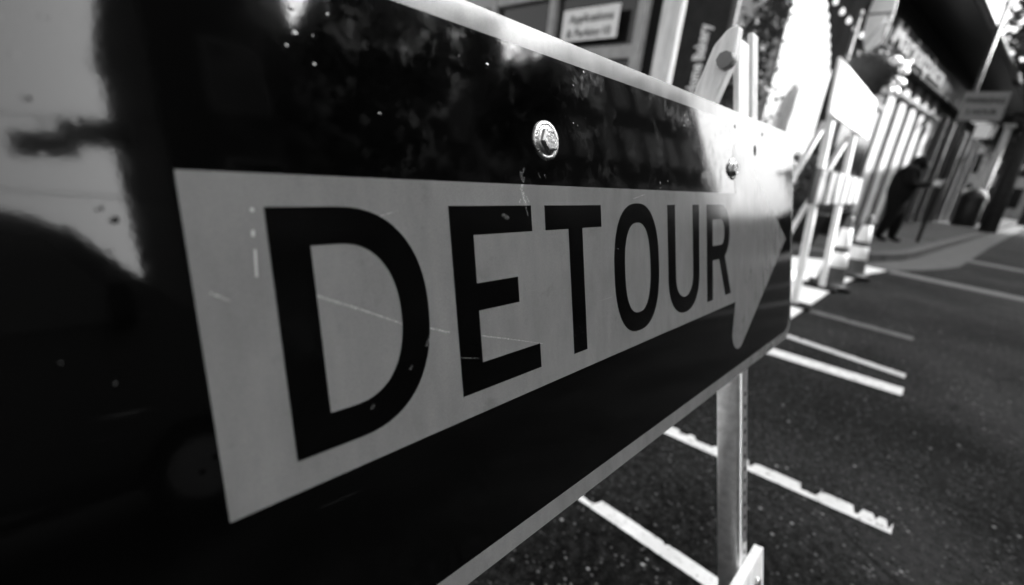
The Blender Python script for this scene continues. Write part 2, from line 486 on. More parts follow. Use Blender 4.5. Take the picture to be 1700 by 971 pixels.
# concrete apron / gutter, flush with the road
def polygon_slab(name, pts, z0, z1, m, parent=None, inset=0.0):
    mb = MB()
    lo = [mb.bm.verts.new((x, y, z0)) for x, y in pts]; hi = [mb.bm.verts.new((x, y, z1)) for x, y in pts]
    n = len(pts)
    mb.bm.faces.new(hi); mb.bm.faces.new(lo[::-1])
    for i in range(n): mb.bm.faces.new((lo[i], lo[(i + 1) % n], hi[(i + 1) % n], hi[i]))
    return mb.build(name, m, parent)
AP = [(-9, .68), (3, .68), (6, .68), (7.2, .60), (8.0, .45)]
sw_edge = [(-9, 1.75), (3, 1.75), (6.6, 1.72), (7.6, 1.45), (8.1, 1.0), (8.6, .72), (9.6, .42), (10.6, .28), (13, .06), (17, -.33), (30, -1.56), (48.7, -3.3), (90, -7.3)]
gut = [(8.0, .45), (8.9, .12), (9.6, -.10), (10.4, -.28), (13, -.52), (16.5, -.82), (32.5, -2.34), (48.7, -3.9), (90, -7.9)]
apron = struct(polygon_slab('concrete_apron', [(-9, .68), (-9, 1.74), (6.55, 1.71), (7.55, 1.44), (8.0, 1.0), (8.0, .46), (7.2, .605), (6, .68)], -0.1, 0.012, M['concrete_lit']))
gutter = struct(polygon_slab('gutter', gut + [(90, -7.31), (48.7, -3.31), (30, -1.57), (17, -.34), (13, .05), (10.6, .27), (9.6, .41), (8.6, .71), (8.1, .95)], -0.1, 0.010, M['kerb']))
# pavement: base and slabs, kerb stones along its edge
pave = struct(polygon_slab('pavement', [(x, y + .16) for x, y in sw_edge] + [(90, 12), (-9, 12)], -0.1, 0.112, M['concrete_shade']))
random.seed(8)
def along(poly, step):
    out = []; acc = 0.0; p = Vector((*poly[0], 0)); out.append(p.copy())
    for q_ in poly[1:]:
        q = Vector((*q_, 0))
        while (q - p).length > step - acc:
            p = p + (q - p).normalized() * (step - acc); out.append(p.copy()); acc = 0.0
        acc += (q - p).length; p = q
    return out
pts = along(sw_edge[1:-2], 0.9)
for a, c in zip(pts, pts[1:]):
    d = (c - a); ln = d.length
    if ln < 0.2: continue
    d.normalize(); nrm = Vector((-d.y, d.x, 0))
    mb = MB(); mb.box((a + c) / 2 + nrm * 0.075 + Vector((0, 0, 0.045)), (ln - 0.012, 0.15, 0.17 + random.uniform(-.004, .004)), Matrix((d, nrm, Vector((0, 0, 1)))).transposed(), 0.015)
    mb.build('kerb_stone', M['kerb'], pave)
slab_me = None
def inside(x, y, poly):
    c = False; j = len(poly) - 1
    for i in range(len(poly)):
        xi, yi = poly[i]; xj, yj = poly[j]
        if (yi > y) != (yj > y) and x < (xj - xi) * (y - yi) / (yj - yi) + xi: c = not c
        j = i
    return c
pin = [(x, y + .20) for x, y in sw_edge] + [(90, 3.2), (-9, 3.2)]
for i in range(-2, 26):
    for j in range(-3, 5):
        x, y = 1.0 + i * 1.0, -1.2 + j * 0.9
        if all(inside(x + dx * .49, y + dy * .44, pin) for dx in (-1, 1) for dy in (-1, 1)):
            if slab_me is None:
                mb = MB(); mb.box((0, 0, 0), (0.985, 0.885, 0.03), None, 0.006)
                o = mb.build('paving_slab', M['concrete_shade'], pave); slab_me = o.data; o.location = (x, y, 0.106)
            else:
                o = obj('paving_slab', slab_me, M['concrete_shade'], pave, (x, y, 0.106 + random.uniform(-.003, .003)))

# ================================================================ THE DETOUR BARRICADE
bar = thing('detour_barricade', 'A-frame barricade carrying the large black DETOUR arrow sign in the foreground', 'barricade', (SX0, SY0, 0))
plate = flat_obj('sign_panel', flat([rrect(-1.6, 0, 48, 18, 1.9)], 0.09, lambda x, y, z: S(x, y, z - 0.09), 0.015), M['sign_orange'], bar)
edge = flat_obj('backing_sheet', flat([rrect(-1.57, 0.03, 47.97, 17.97, 1.88)], 0.05, lambda x, y, z: S(x, y, z - 0.145)), M['sheet_edge'], plate)
FLD = 0.76
flat_obj('black_field', flat([rrect(-1.6 + FLD, FLD, 48 - FLD + .25, 18 - FLD, 1.6)], 0.010, lambda x, y, z: S(x, y, z), 0.002), M['sign_black'], plate)
# arrow
cx, cy, cr = 34.05, 3.28, 1.30
tip = (45.85, 9.07)
dx, dy = tip[0] - cx, tip[1] - cy
dl = math.hypot(dx, dy); ang = math.degrees(math.atan2(dy, dx)); off = math.degrees(math.acos(cr / dl))
low = arc(cx, cy, cr, cr, 184, 360 + ang - off, 12)
half = [(2.81, 5.42), (33.35, 5.42)] + low + [tip]
mir = [(x, 18.14 - y) for x, y in half[::-1]][1:]
flat_obj('arrow', flat([half + mir], 0.010, lambda x, y, z: S(x, y, z + 0.010), 0.002), M['sign_orange'], plate)
# letters (highway gothic proportions)
H, s = 5.84, 0.89
def L_E(w):
    m0, m1 = H * .515 - s * .49, H * .515 + s * .49
    return [[(0, 0), (w + .08, 0), (w + .08, s), (s, s), (s, m0), (w * .76, m0), (w * .76, m1), (s, m1), (s, H - s), (w, H - s), (w, H), (0, H)]]
def L_T(w): return [[(w / 2 - s / 2, 0), (w / 2 + s / 2, 0), (w / 2 + s / 2, H - s), (w, H - s), (w, H), (0, H), (0, H - s), (w / 2 - s / 2, H - s)]]
def L_D(w):
    a = .60 * w; xc = w - a
    return [[(0, 0)] + arc(xc, H / 2, a, H / 2, -90, 90, 30, 2.25) + [(0, H)], [(s, s)] + arc(xc, H / 2, a - s, H / 2 - s, -90, 90, 30, 2.2) + [(s, H - s)]]
def L_O(w): return [arc(w / 2, H / 2, w / 2, H / 2 + .08, 0, 360, 56, 2.45)[:-1], arc(w / 2, H / 2, w / 2 - s, H / 2 + .08 - s, 0, 360, 56, 2.5)[:-1]]
def L_U(w): return [[(0, H)] + arc(w / 2, 2.0, w / 2, 2.08, 180, 360, 28, 2.2) + [(w, H), (w - s, H)] + arc(w / 2, 2.0, w / 2 - s, 2.08 - s, 360, 180, 28, 2.1) + [(s, H)]]
def L_R(w):
    y0 = .42 * H; bb = (H - y0) / 2; a = 1.55; xc = w * .95 - a
    return [[(0, 0), (s, 0), (s, y0), (1.95, y0), (w - .95, 0), (w + .05, 0), (2.90, y0 + .12)] + arc(xc, y0 + bb, a, bb, -52, 90, 24, 2.2) + [(0, H)],
            [(s, y0 + s), ] + arc(xc, y0 + bb, a - s, bb - s, -90, 90, 20, 2.1) + [(s, H - s)]]
for fn, u0, w in ((L_D, 4.29, 3.99), (L_E, 9.27, 3.62), (L_T, 13.62, 3.62), (L_O, 18.14, 4.16), (L_U, 23.32, 3.99), (L_R, 28.43, 3.95)):
    flat_obj('letter', flat(fn(w), 0.014, lambda x, y, z, u0=u0: S(u0 + x, 6.17 + y, z + 0.020), 0.004), M['sign_letter'], plate)
# punched holes near the far edge
for (hu, hv, ra, rb) in ((37.31, 15.81, .28, .38), (38.96, 17.1, .16, .16), (33.2, 17.0, .12, .12)):
    flat_obj('punched_hole', flat([arc(0, 0, ra, rb, 0, 360, 20)[:-1]], 0.006, lambda x, y, z, hu=hu, hv=hv: S(hu + x, hv + y, z + 0.011)), M['hole'], plate)
# bolts: dished washer, flange, bevelled hex head with raised grade marks
def bolt(u, v, turn):
    mb = MB()
    o = S(u, v, 0.012)
    mb.lathe([(0.70 * IN, 0), (0.70 * IN, .035 * IN), (0.66 * IN, .065 * IN), (0.56 * IN, .075 * IN), (.52 * IN, .06 * IN), (.50 * IN, .075 * IN), (.49 * IN, .10 * IN), (.46 * IN, .12 * IN), (0, .12 * IN)], o, VN, 36)
    w_ = mb.build('bolt', M['zinc'], plate)
    mb = MB()
    x = (Vector((1, 0, 0)) * math.cos(R(turn)) + VUP * math.sin(R(turn)))
    mb.lathe([(.45 * IN, .10 * IN), (.45 * IN, .235 * IN), (.39 * IN, .275 * IN), (.32 * IN, .278 * IN), (.30 * IN, .265 * IN), (0, .265 * IN)], o, VN, 6, x, False)
    y = VN.cross(x)
    for k in range(6):
        a = 2 * math.pi * k / 6 + .3
        c = o + VN * (.267 * IN) + (x * math.cos(a) + y * math.sin(a)) * (.19 * IN)
        mb.box(c, (.085 * IN, .022 * IN, .014 * IN), Matrix((x * math.cos(a) + y * math.sin(a), y * math.cos(a) - x * math.sin(a), VN)).transposed())
    mb.box(o + VN * (.267 * IN), (.10 * IN, .03 * IN, .014 * IN), Matrix((x, y, VN)).transposed())
    mb.build('hex_head', M['zinc'], w_)
bolt(13.91, 14.29, 8); bolt(32.75, 14.29, 24)
# legs: square steel tube in front with a row of punched holes, timber behind
AXS = Matrix((Vector((1, 0, 0)), VUP, VN)).transposed()
def front_leg(u0):
    mb = MB()
    mb.box(S(u0 + 1.0, -5.2, -0.95), (2.0 * IN, 43.0 * IN, 1.6 * IN), AXS, 0.17 * IN)
    lg = mb.build('front_leg', M['tube'], bar)
    for f in lg.data.polygons: f.use_smooth = True
    mb = MB(); mb.box(S(u0 + .36, -8.0, -.135), (.30 * IN, 36 * IN, .03 * IN), AXS); mb.build('highlight_strip', M['collar'], lg)  # white strip paints in the bright highlight along the tube's edge
    for k in range(24):
        v = -25 + k * 1.0
        mb = MB(); mb.cyl(S(u0 + 1.35, v, -0.148), S(u0 + 1.35, v, -0.143), .19 * IN, n=14)
        mb.build('punched_hole', M['hole'], lg)
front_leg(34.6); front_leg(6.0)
for u0, w_, vt, mk in ((34.5, 2.15, 22.9, 'wood_pale'), (37.3, 1.3, 23.9, 'wood_post'), (6.0, 2.15, 22.9, 'wood_pale')):
    mb = MB(); mb.box(S(u0 + w_ / 2, (vt + 16.6) / 2, -.36), (w_ * IN, (vt - 16.6) * IN, .38 * IN), AXS, 0.12 * IN); mb.build('upper_slat', M[mk], bar)
TH = 13.0
def rear_leg(x, wid, top_y, top_z, sharp):
    d = Vector((0, math.sin(R(TH)), -math.cos(R(TH))))     # downwards and back
    nn = Vector((0, math.cos(R(TH)), math.sin(R(TH))))
    top = Vector((x, top_y, top_z)); ln = (top_z - 0.004) / math.cos(R(TH))
    mb = MB()
    wx = 0.026; hw = wid / 2
    prof = [(-hw, sharp), (0 - hw * .25, 0), (hw * .45, 0.01), (hw, sharp * .8), (hw, ln), (-hw, ln)]
    f0 = [mb.bm.verts.new(top + nn * a + d * t - Vector((wx / 2, 0, 0))) for a, t in prof]
    f1 = [mb.bm.verts.new(top + nn * a + d * t + Vector((wx / 2, 0, 0))) for a, t in prof]
    mb.bm.faces.new(f0); mb.bm.faces.new(f1[::-1])
    for i in range(6): mb.bm.faces.new((f0[i], f1[i], f1[(i + 1) % 6], f0[(i + 1) % 6]))
    bmesh.ops.bevel(mb.bm, geom=list(mb.bm.edges), offset=0.003, segments=1, affect='EDGES')
    return mb.build('rear_leg', M['wood_pale'], bar)
rl = rear_leg(.830, 0.041, 0.337, 1.234, 0.045)
mb = MB(); pv = Vector((.818, 0.336, 1.178))
mb.cyl(pv, pv - Vector((.016, 0, 0)), 0.015, 0.013, 8); mb.build('pivot_nut', M['steel_grey'], rl)
rear_leg(SX0 + 5.4 * IN, 0.041, 0.337, 1.234, 0.045)
# lower rail across the front legs
mb = MB(); mb.box(S(20.15, -17.6, .22), (36.3 * IN, 3.9 * IN, .7 * IN), AXS, 0.05 * IN); mb.build('lower_rail', M['wood_pale'], bar)
mb = MB(); mb.box(S(20.3, 2.5, -2.15), (33 * IN, 3.5 * IN, .75 * IN), AXS, 0.05 * IN); mb.build('cross_rail', M['wood_pale'], bar)
for u in (35.3, 7.0):
    mb = MB(); mb.lathe([(.012, 0), (.012, .004), (.008, .007), (0, .008)], S(u + 1.2, -17.6, .57), VN, 12); mb.build('rail_screw', M['zinc'], bar)

# ================================================================ NEAR BACKGROUND
# timber post beside the sign
tp = thing('timber_post', 'pale square timber post rising behind the upper edge of the detour sign', 'post', (2.45, 1.345, 0.012))
mb = MB(); mb.box((2.45, 1.345, 1.71), (0.10, 0.10, 3.4), Matrix.Rotation(R(14), 3, 'Z'), 0.008); mb.build('shaft', M['wood_post'], tp)
mb = MB(); mb.box((2.45, 1.345, 3.43), (0.13, 0.13, 0.04), Matrix.Rotation(R(14), 3, 'Z'), 0.01); mb.build('cap', M['wood_post'], tp)

# second barricade with striped rail and white board
b2 = thing('striped_barricade', 'barricade with a striped rail and a blank white board above, behind the traffic cones', 'barricade', (4.95, .82, 0.012))
def lean(x, z, y_bot=.765, k=.095): return Vector((x, y_bot + z * k, z))
for x in (4.42, 5.50):
    mb = MB(); a, c = lean(x, 0.03), lean(x, 1.92)
    d = (c - a).normalized(); ax = Matrix((Vector((1, 0, 0)), d.cross(Vector((1, 0, 0))), d)).transposed()
    mb.box((a + c) / 2, (.075, .05, (c - a).length), ax, .006); mb.build('leg', M['wood_pale'], b2)
    mb = MB(); a, c = Vector((x + .07, 1.32, 0.03)), lean(x + .07, 1.5) + Vector((0, .05, 0))
    mb.cyl(a, c, .025, n=8); mb.build('rear_leg', M['wood_pale'], b2)
    mb = MB(); mb.box((x, .80, .024), (.16, .34, .024), None, .006); mb.build('foot', M['black_rubber'], b2)
d = Vector((0, .095, 1)).normalized(); axb = Matrix((Vector((1, 0, 0)), d.cross(Vector((1, 0, 0))), d)).transposed()
mb = MB(); mb.box(lean(5.05, 1.70) + Vector((0, -.045, 0)), (1.95, .02, .37), axb, .004); wb = mb.build('board', M['white_paint'], b2)
for x in (4.42, 5.5):
    for z in (1.60, 1.80):
        mb = MB(); p = lean(x, z) + Vector((0, -.055, 0)); mb.cyl(p, p + Vector((0, -.012, 0)), .014, n=8); mb.build('screw', M['steel_grey'], wb)
mb = MB(); mb.box(lean(5.05, 1.0) + Vector((0, -.045, 0)), (2.1, .024, .27), axb, .004); rl2 = mb.build('rail', mat('dark_rail_stripe', .035, .5, .2, 10), b2)
for k in range(6):
    x = 4.12 + k * .36
    mb = MB(); q = [lean(x + o, z) + Vector((0, -.0605, 0)) for o, z in ((0, .872), (.19, .872), (.26, 1.128), (.07, 1.128))]
    f = mb.quad(q); bmesh.ops.solidify(mb.bm, geom=[f], thickness=.0025); mb.build('stripe', M['collar'], rl2)

# cones
def cone(label, x, y, sc):
    z0 = 0.013
    t = thing('traffic_cone', label, 'traffic cone', (x, y, z0), 'traffic cones on the concrete apron')
    h = .74 * sc
    mb = MB(); mb.box((x, y, z0 + .016), (.36 * sc, .36 * sc, .03), Matrix.Rotation(R(12), 3, 'Z'), .008); mb.build('base', M['black_rubber'], t)
    rad = lambda z: (.135 - .108 * z / .74) * sc
    mb = MB(); mb.lathe([(rad(.03) + .02, .031), (rad(.05), .05)] + [(rad(z), z * sc) for z in (.1, .3, .5, .7)] + [(rad(.735), .735 * sc), (.02 * sc, h), (0, h)], (x, y, z0), n=24); mb.build('body', M['cone'], t)
    for a, c in ((.22, .37), (.43, .62)):
        mb = MB(); mb.lathe([(rad(a) + .002, a * sc), (rad(a) + .005, a * sc + .004), (rad(c) + .005, c * sc - .004), (rad(c) + .002, c * sc)], (x, y, z0), n=24); mb.build('reflective_collar', M['collar'], t)
    return t
cone('nearer of two tall cones with white collars, beside the striped barricade', 5.72, .745, 1.0)
cone('farther of two tall cones with white collars, nearer the walking person', 6.78, .70, 1.0)

# person walking, stooped over their hands
def person():
    px, py, z0 = 11.7, 0.90, 0.122
    t = thing('person', 'stooping person in black hooded top and trousers looking down at their raised hands', 'person', (px, py, z0))
    V, E, Rd = [], [], []
    def v(x, f, z, r, r2=None, link=None):
        # f = forward towards the street (-Y, a little +X)
        V.append(Vector((x + f * .25, -f, z))); Rd.append((r, r2 or r))
        if link is not None: E.append((link, len(V) - 1))
        return len(V) - 1
    pel = v(0, 0, .86, .24, .21)
    w1 = v(0, .02, 1.02, .235, .20, pel); ch = v(0, .02, 1.22, .24, .20, w1); nk0 = v(0, .05, 1.40, .15, .13, ch)
    nk = v(0, .09, 1.46, .06, .06, nk0); hd = v(0, .17, 1.51, .085, .09, nk); ht = v(0, .19, 1.60, .075, .08, hd)
    for sgn in (-1, 1):
        hp = v(sgn * .10, 0, .78, .125, .13, pel)
        st = .10 if sgn > 0 else -.10
        kn = v(sgn * .10, .06 + st * .6, .46, .095, .10, hp); an = v(sgn * .10, st, .09, .075, .08, kn)
        v(sgn * .10, st + .05, .045, .045, .04, an); v(sgn * .11, st + .17, .035, .038, .032, len(V) - 1)
        sh = v(sgn * .19, .05, 1.35, .10, .10, nk0)
        el = v(sgn * .24, .12, 1.10, .08, .08, sh)
        wr = v(sgn * .14, .40, 1.13 + (.05 if sgn > 0 else 0), .036, .036, el)
        pa = v(sgn * .11, .47, 1.16 + (.05 if sgn > 0 else 0), .030, .042, wr)
        for k in range(4):
            f1 = v(sgn * (.095 - k * .010), .525 + .004 * k, 1.185 - k * .020 + (.05 if sgn > 0 else 0), .0095, .0095, pa)
            v(sgn * (.065 - k * .010), .555, 1.180 - k * .020 + (.05 if sgn > 0 else 0), .0085, .0085, f1)
        th_ = v(sgn * .075, .47, 1.20 + (.05 if sgn > 0 else 0), .011, .011, pa); v(sgn * .06, .505, 1.215 + (.05 if sgn > 0 else 0), .009, .009, th_)
    me = bpy.data.meshes.new('body'); me.from_pydata([tuple(p) for p in V], E, [])
    o = bpy.data.objects.new('tmp', me); COL.objects.link(o)
    o.modifiers.new('Skin', 'SKIN'); ss = o.modifiers.new('Sub', 'SUBSURF'); ss.levels = 2; ss.render_levels = 2
    for i, sv in enumerate(me.skin_vertices[0].data):
        sv.radius = tuple(q * (1.18 if q > .05 else 1.0) for q in Rd[i]); sv.use_root = (i == 0)
    dg = bpy.context.evaluated_depsgraph_get(); dg.update()
    bm_ = bpy.data.meshes.new_from_object(o.evaluated_get(dg))
    bpy.data.objects.remove(o)
    bm_.materials.clear()
    body = obj('body', bm_, [M['black_cloth'], M['skin']], t)
    face_c = V[hd] + Vector((.02, -.07, .0))
    for f in bm_.polygons:
        f.use_smooth = True
        c = f.center
        hand = c.z > 1.08 and -c.y > .435
        face = (c - face_c).length < .075
        f.material_index = 1 if (hand or face) else 0
    hc = V[ht] + Vector((0, .02, -.01)) + ORG[t]
    # hood / hair: cap following the back of the head
    mb = MB(); d_ = Vector((.15, -.75, .35)).normalized()
    prof = [(.0, -.135)] + [(.135 * math.cos(R(a)), .135 * math.sin(R(a))) for a in (-70, -45, -20, 0, 20, 38)] + [(.09, .07), (.0, .03)]
    mb.lathe(prof, hc - d_ * .02 - Vector((0, 0, .06)), d_, 20); mb.build('hood', M['black_cloth'], t)
    fc = ORG[t] + face_c
    mb = MB(); mb.cyl(fc + Vector((.0, -.02, .0)), fc + Vector((.01, -.045, -.012)), .010, .013, 8); mb.build('nose', M['skin'], t)
    # paper held in the hands
    mb = MB(); hp_ = ORG[t] + Vector((.13, -.56, 1.22)); mb.box(hp_, (.13, .012, .10), Matrix.Rotation(R(35), 3, 'X'), .003)
    pp = mb.build('folded_paper', M['white_paint'], None, tuple(hp_)); tag(pp, 'small white folded paper held in the stooping person\'s hands', 'paper')
person()

# ================================================================ STOREFRONT WALL FACING THE CAMERA
XS = 6.0
sf = thing('corner_storefront', 'dark storefront with grey window frames behind the detour sign\'s top edge', 'building', (XS, 3.4, 0.112))
mb = MB(); mb.box((XS + 2.0, 6.95, 2.85), (3.9, 6.9, 5.7)); mb.build('wall', M['dark_wall'], sf)
fr = [(3.72, .13, 0, 3.3), (5.30, .12, 0, 3.3), (6.65, .12, 0, 3.3), (8.1, .12, 0, 3.3), (9.6, .12, 0, 3.3)]
for y, w, z0, z1 in fr:
    mb = MB(); mb.box((XS + .0, y, .12 + (z0 + z1) / 2), (.16, w, z1 - z0), None, .008); mb.build('mullion', M['frame_pale'], sf)
for z, h in ((.45, .6), (1.70, .12), (2.36, .17), (3.30, .22)):
    for (ya, wa, *_), (yb, wb_, *_) in zip(fr, fr[1:]):
        mb = MB(); mb.box((XS + .01, (ya + yb) / 2, .12 + z), (.13, yb - ya - (wa + wb_) / 2 - .004, h), None, .006); mb.build('transom', M['frame_pale'], sf)
for (ya, wa, *_), (yb, wb_, *_) in zip(fr, fr[1:]):
    for z0, z1 in ((.88, 1.75), (1.89, 2.38), (2.58, 3.30)):
        mb = MB(); mb.box((XS + .035, (ya + yb) / 2, (z0 + z1) / 2), (.01, yb - ya - .13, z1 - z0 - .01)); mb.build('pane', M['glass_dark'], sf)
# white notice on it
ns = thing('white_notice', 'white rectangular notice with two lines of dark lettering on the corner storefront', 'sign', (XS - .10, 4.52, 2.55))
NX = XS - .115
mb = MB(); mb.box((NX, 4.52, 2.86), (.02, .98, .42), None, .004); nb_ = mb.build('board', M['white_paint'], ns)
fm = lambda y0, z0: (lambda x, y, z: Vector((NX - .0105 - z, y0 - x, z0 + y)))
words('Applications', .155, .002, fm(4.50, 2.935), M['print'], ns, fat=.003)
words('& Parking 10', .155, .002, fm(4.52, 2.745), M['print'], ns, fat=.003)

# dark upright banner with vertical white lettering
bn = thing('vertical_banner', 'tall dark banner with white lettering running upward beside the storefront', 'banner', (6.3, 3.0, 0.112))
mb = MB(); mb.box((6.3, 2.985, 2.0), (.03, .62, 3.4), None, .006); mb.build('panel', mat('dark_banner_cloth', .03, .8, .3, 6), bn)
mb = MB(); mb.box((6.36, 2.66, 1.95), (.06, .07, 3.7), None, .01); mb.build('pole', M['steel_grey'], bn)
mb = MB(); mb.box((6.36, 2.985, .135), (.45, .6, .045), None, .01); mb.build('base_plate', M['steel_dark'], bn)
words('Home Bakery', .21, .004, lambda x, y, z: Vector((6.283 - z, 2.965 + y, 2.40 + x)), M['collar'], bn, fat=.006, sx=.72)

# leaves helper
def leaf_mesh(name, rnd, centres, n, size, m, parent):
    verts, faces = [], []
    o_ = ORG[parent]
    for i in range(n):
        c, rad = rnd.choice(centres)
        while True:
            d_ = Vector((rnd.uniform(-1, 1), rnd.uniform(-1, 1), rnd.uniform(-1, 1)))
            if d_.length <= 1: break
        p = c + Vector((d_.x * rad[0], d_.y * rad[1], d_.z * rad[2])) - o_
        a = Vector((rnd.gauss(0, 1), rnd.gauss(0, 1), rnd.gauss(0, .6))).normalized(); bb = a.orthogonal().normalized()
        bb = (bb * math.cos(1.3 * i) + a.cross(bb) * math.sin(1.3 * i))
        L = size * rnd.uniform(.6, 1.4); W = L * .45
        k = len(verts)
        verts += [p - a * L * .5, p + bb * W * .5 + a * L * .05, p + a * L * .5 + a.cross(bb) * L * .1, p - bb * W * .5 + a * L * .05]
        faces.append((k, k + 1, k + 2, k + 3))
    me = bpy.data.meshes.new(name); me.from_pydata([tuple(v_) for v_ in verts], [], faces)
    return obj(name, me, m, parent)
def tree(label, x, y, h, rad, n, size, seed, z0=0.0, group=None, trunk_r=.14, low=.38):
    rnd = random.Random(seed)
    t = thing('street_tree', label, 'tree', (x, y, z0), group)
    mb = MB(); hz = h * low
    p0 = Vector((x, y, z0)); p1 = Vector((x + rnd.uniform(-.1, .1), y, z0 + hz))
    mb.cyl(p0, p1, trunk_r * 1.25, trunk_r * .8, 10)
    cen = []
    for k in range(9):
        a = 2 * math.pi * k / 9 + rnd.uniform(-.3, .3); rr = rad * rnd.uniform(.35, .62); zz = z0 + h * rnd.uniform(low + .08, .86)
        q = Vector((x + rr * math.cos(a), y + rr * math.sin(a), zz))
        mid = (p1 + q) / 2 + Vector((0, 0, .15))
        mb.cyl(p1, mid, trunk_r * .5, trunk_r * .3, 7); mb.cyl(mid, q, trunk_r * .3, trunk_r * .1, 6)
        s_ = rad * rnd.uniform(.34, .5); cen.append((q, (s_, s_, s_ * .85)))
    cen.append((Vector((x, y, z0 + h * .80)), (rad * .5, rad * .5, h * .18)))
    cen.append((Vector((x, y, z0 + h * .62)), (rad * .55, rad * .55, h * .15)))
    mb.build('trunk', M['bark'], t)
    leaf_mesh('crown', rnd, cen, n, size, M['leaf'], t)
    return t

# potted shrubs between storefront and white boards
def shrub(label, x, y, h, rad, seed, n=700, pot=True, z0=.121):
    rnd = random.Random(seed)
    t = thing('potted_shrub', label, 'shrub', (x, y, z0), 'potted shrubs by the shopfronts')
    ph = .45
    mb = MB(); mb.lathe([(.0, 0), (rad * .42, 0), (rad * .55, ph), (rad * .60, ph), (rad * .60, ph + .04), (rad * .5, ph + .04), (rad * .48, ph - .02), (0, ph - .02)], (x, y, z0), n=18); mb.build('pot', M['clay'], t)
    mb = MB(); mb.cyl((x, y, z0 + ph - .03), (x, y, z0 + h * .6), .03, .018, 7); mb.build('stem', M['bark'], t)
    cen = [(Vector((x + rnd.uniform(-.3, .3) * rad, y + rnd.uniform(-.3, .3) * rad, z0 + ph + (h - ph) * rnd.uniform(.2, .85))), (rad * .55, rad * .55, (h - ph) * .22)) for _ in range(8)]
    leaf_mesh('foliage', rnd, cen, n, .085, M['leaf'], t)
    return t
shrub('tall dark potted shrub between the vertical banner and the white board wall', 7.15, 2.62, 3.4, .62, 1, 1800)
shrub('low dark potted shrub behind the striped barricade', 8.6, 1.75, 1.55, .6, 2, 900)
shrub('dark potted shrub right of the white board wall, behind the person', 10.9, 1.72, 1.3, .55, 3, 900)

# whitewashed board wall with sloping top
ww = thing('board_wall', 'bright whitewashed vertical board wall with a sloping top edge', 'wall', (9.4, 2.5, 0.112))
x = 7.80
while x < 10.95:
    top = 5.6 if x < 8.7 else 4.25 - (x - 8.7) * 0.52
    mb = MB(); mb.box((x + .098, 2.5 + random.uniform(-.008, .008), (1.62 + top) / 2), (.192, .03, top - 1.62), None, .004); mb.build('board', M['white_wall'], ww)
    x += .20
mb = MB(); mb.box((9.4, 2.455, 1.56), (3.2, .09, .10), None, .006); mb.build('sill_rail', M['white_wall'], ww)
mb = MB(); mb.box((9.4, 2.52, .81), (3.16, .06, 1.38), None, .006); mb.build('base_panel', M['grey_wall'], ww)
for x in (7.86, 10.86):
    mb = MB(); mb.box((x, 2.575, 1.55), (.09, .09, 2.86), None, .006); mb.build('post', M['wood_post'], ww)

# ================================================================ FAR BLOCK (turned a few degrees)
AZ = R(7.0)
FE = Vector((math.cos(AZ), -math.sin(AZ), 0)); FN = Vector((math.sin(AZ), math.cos(AZ), 0)); P0 = Vector((12, 2.2, 0)); FZ = Vector((0, 0, 1))
FA = Matrix((FE, FN, FZ)).transposed()
def F(s_, n_, z): return P0 + FE * s_ + FN * n_ + Vector((0, 0, z))
fb = thing('long_shop_block', 'long dark shop building with white upright boards, lettered fascia and flat eaves', 'building', F(0, 0, .112))
mb = MB(); mb.box(F(9.5, 3.2, 2.85), (19.0, 6.0, 5.5), FA); mb.build('wall', mat('grey_boarding', .07, .8, .4, 3, stretch=(5, 5, .5)), fb)
mb = MB(); mb.box(F(9.5, .05, 4.20), (19.2, .30, .62), FA, .01); fas = mb.build('fascia', M['dark_wall'], fb)
mb = MB(); mb.box(F(9.0, -.30, 5.22), (20.4, 1.1, .12), FA, .01); mb.build('eaves', M['steel_dark'], fb)
mb = MB(); mb.cyl(F(-.2, -.92, 5.22), F(19.2, -.92, 5.22), .075, n=10); mb.build('gutter_pipe', M['steel_grey'], fb)
mb = MB(); mb.box(F(9.5, 2.6, 5.62), (19.6, 6.6, .10), FA, .01); mb.build('roof', M['steel_dark'], fb)
for k in range(5):
    s_ = 3.2 + k * 1.15
    mb = MB(); mb.box(F(s_, .17, 2.02), (.58, .06, 3.78), FA, .01); mb.build('upright_board', M['white_wall'], fb)
mb = MB(); mb.box(F(5.6, .09, 3.45), (5.9, .05, .09), FA, .006); mb.build('rail', M['frame_grey'], fb)
for k in range(7):
    s_ = 9.4 + k * 1.35
    mb = MB(); mb.box(F(s_, .10, 1.9), (.14, .16, 3.5), FA, .01); mb.build('pillar', M['frame_grey'], fb)
    mb = MB(); mb.box(F(s_ + .68, .17, 1.75), (1.15, .03, 2.6), FA); mb.build('window', M['glass_dark'], fb)
for k in range(2):
    mb = MB(); mb.box(F(.8 + k * 1.3, .16, 1.6), (1.0, .04, 2.6), FA); mb.build('window', M['glass_dark'], fb)
    mb = MB(); mb.box(F(.8 + k * 1.3, .12, 2.96), (1.2, .10, .12), FA); mb.build('lintel', M['frame_grey'], fb)
words('Marketplace', .62, .05, lambda x, y, z: F(.75 + x, -.102 - z, 4.20 + y), M['frame_grey'], fas, .25, .012, 1.75, False)
# white corner column
wc = thing('white_column', 'slim bright white column at the far end of the shop block', 'column', F(20.1, -.35, .112))
mb = MB(); mb.cyl(F(20.1, -.35, .2), F(20.1, -.35, 4.6), .15, .13, 16); mb.build('shaft', M['white_paint'], wc)
mb = MB(); mb.box(F(20.1, -.35, .17), (.42, .42, .12), FA, .01); mb.build('plinth', M['white_paint'], wc)
mb = MB(); mb.box(F(20.1, -.35, 4.66), (.42, .42, .12), FA, .01); mb.build('capital', M['white_paint'], wc)

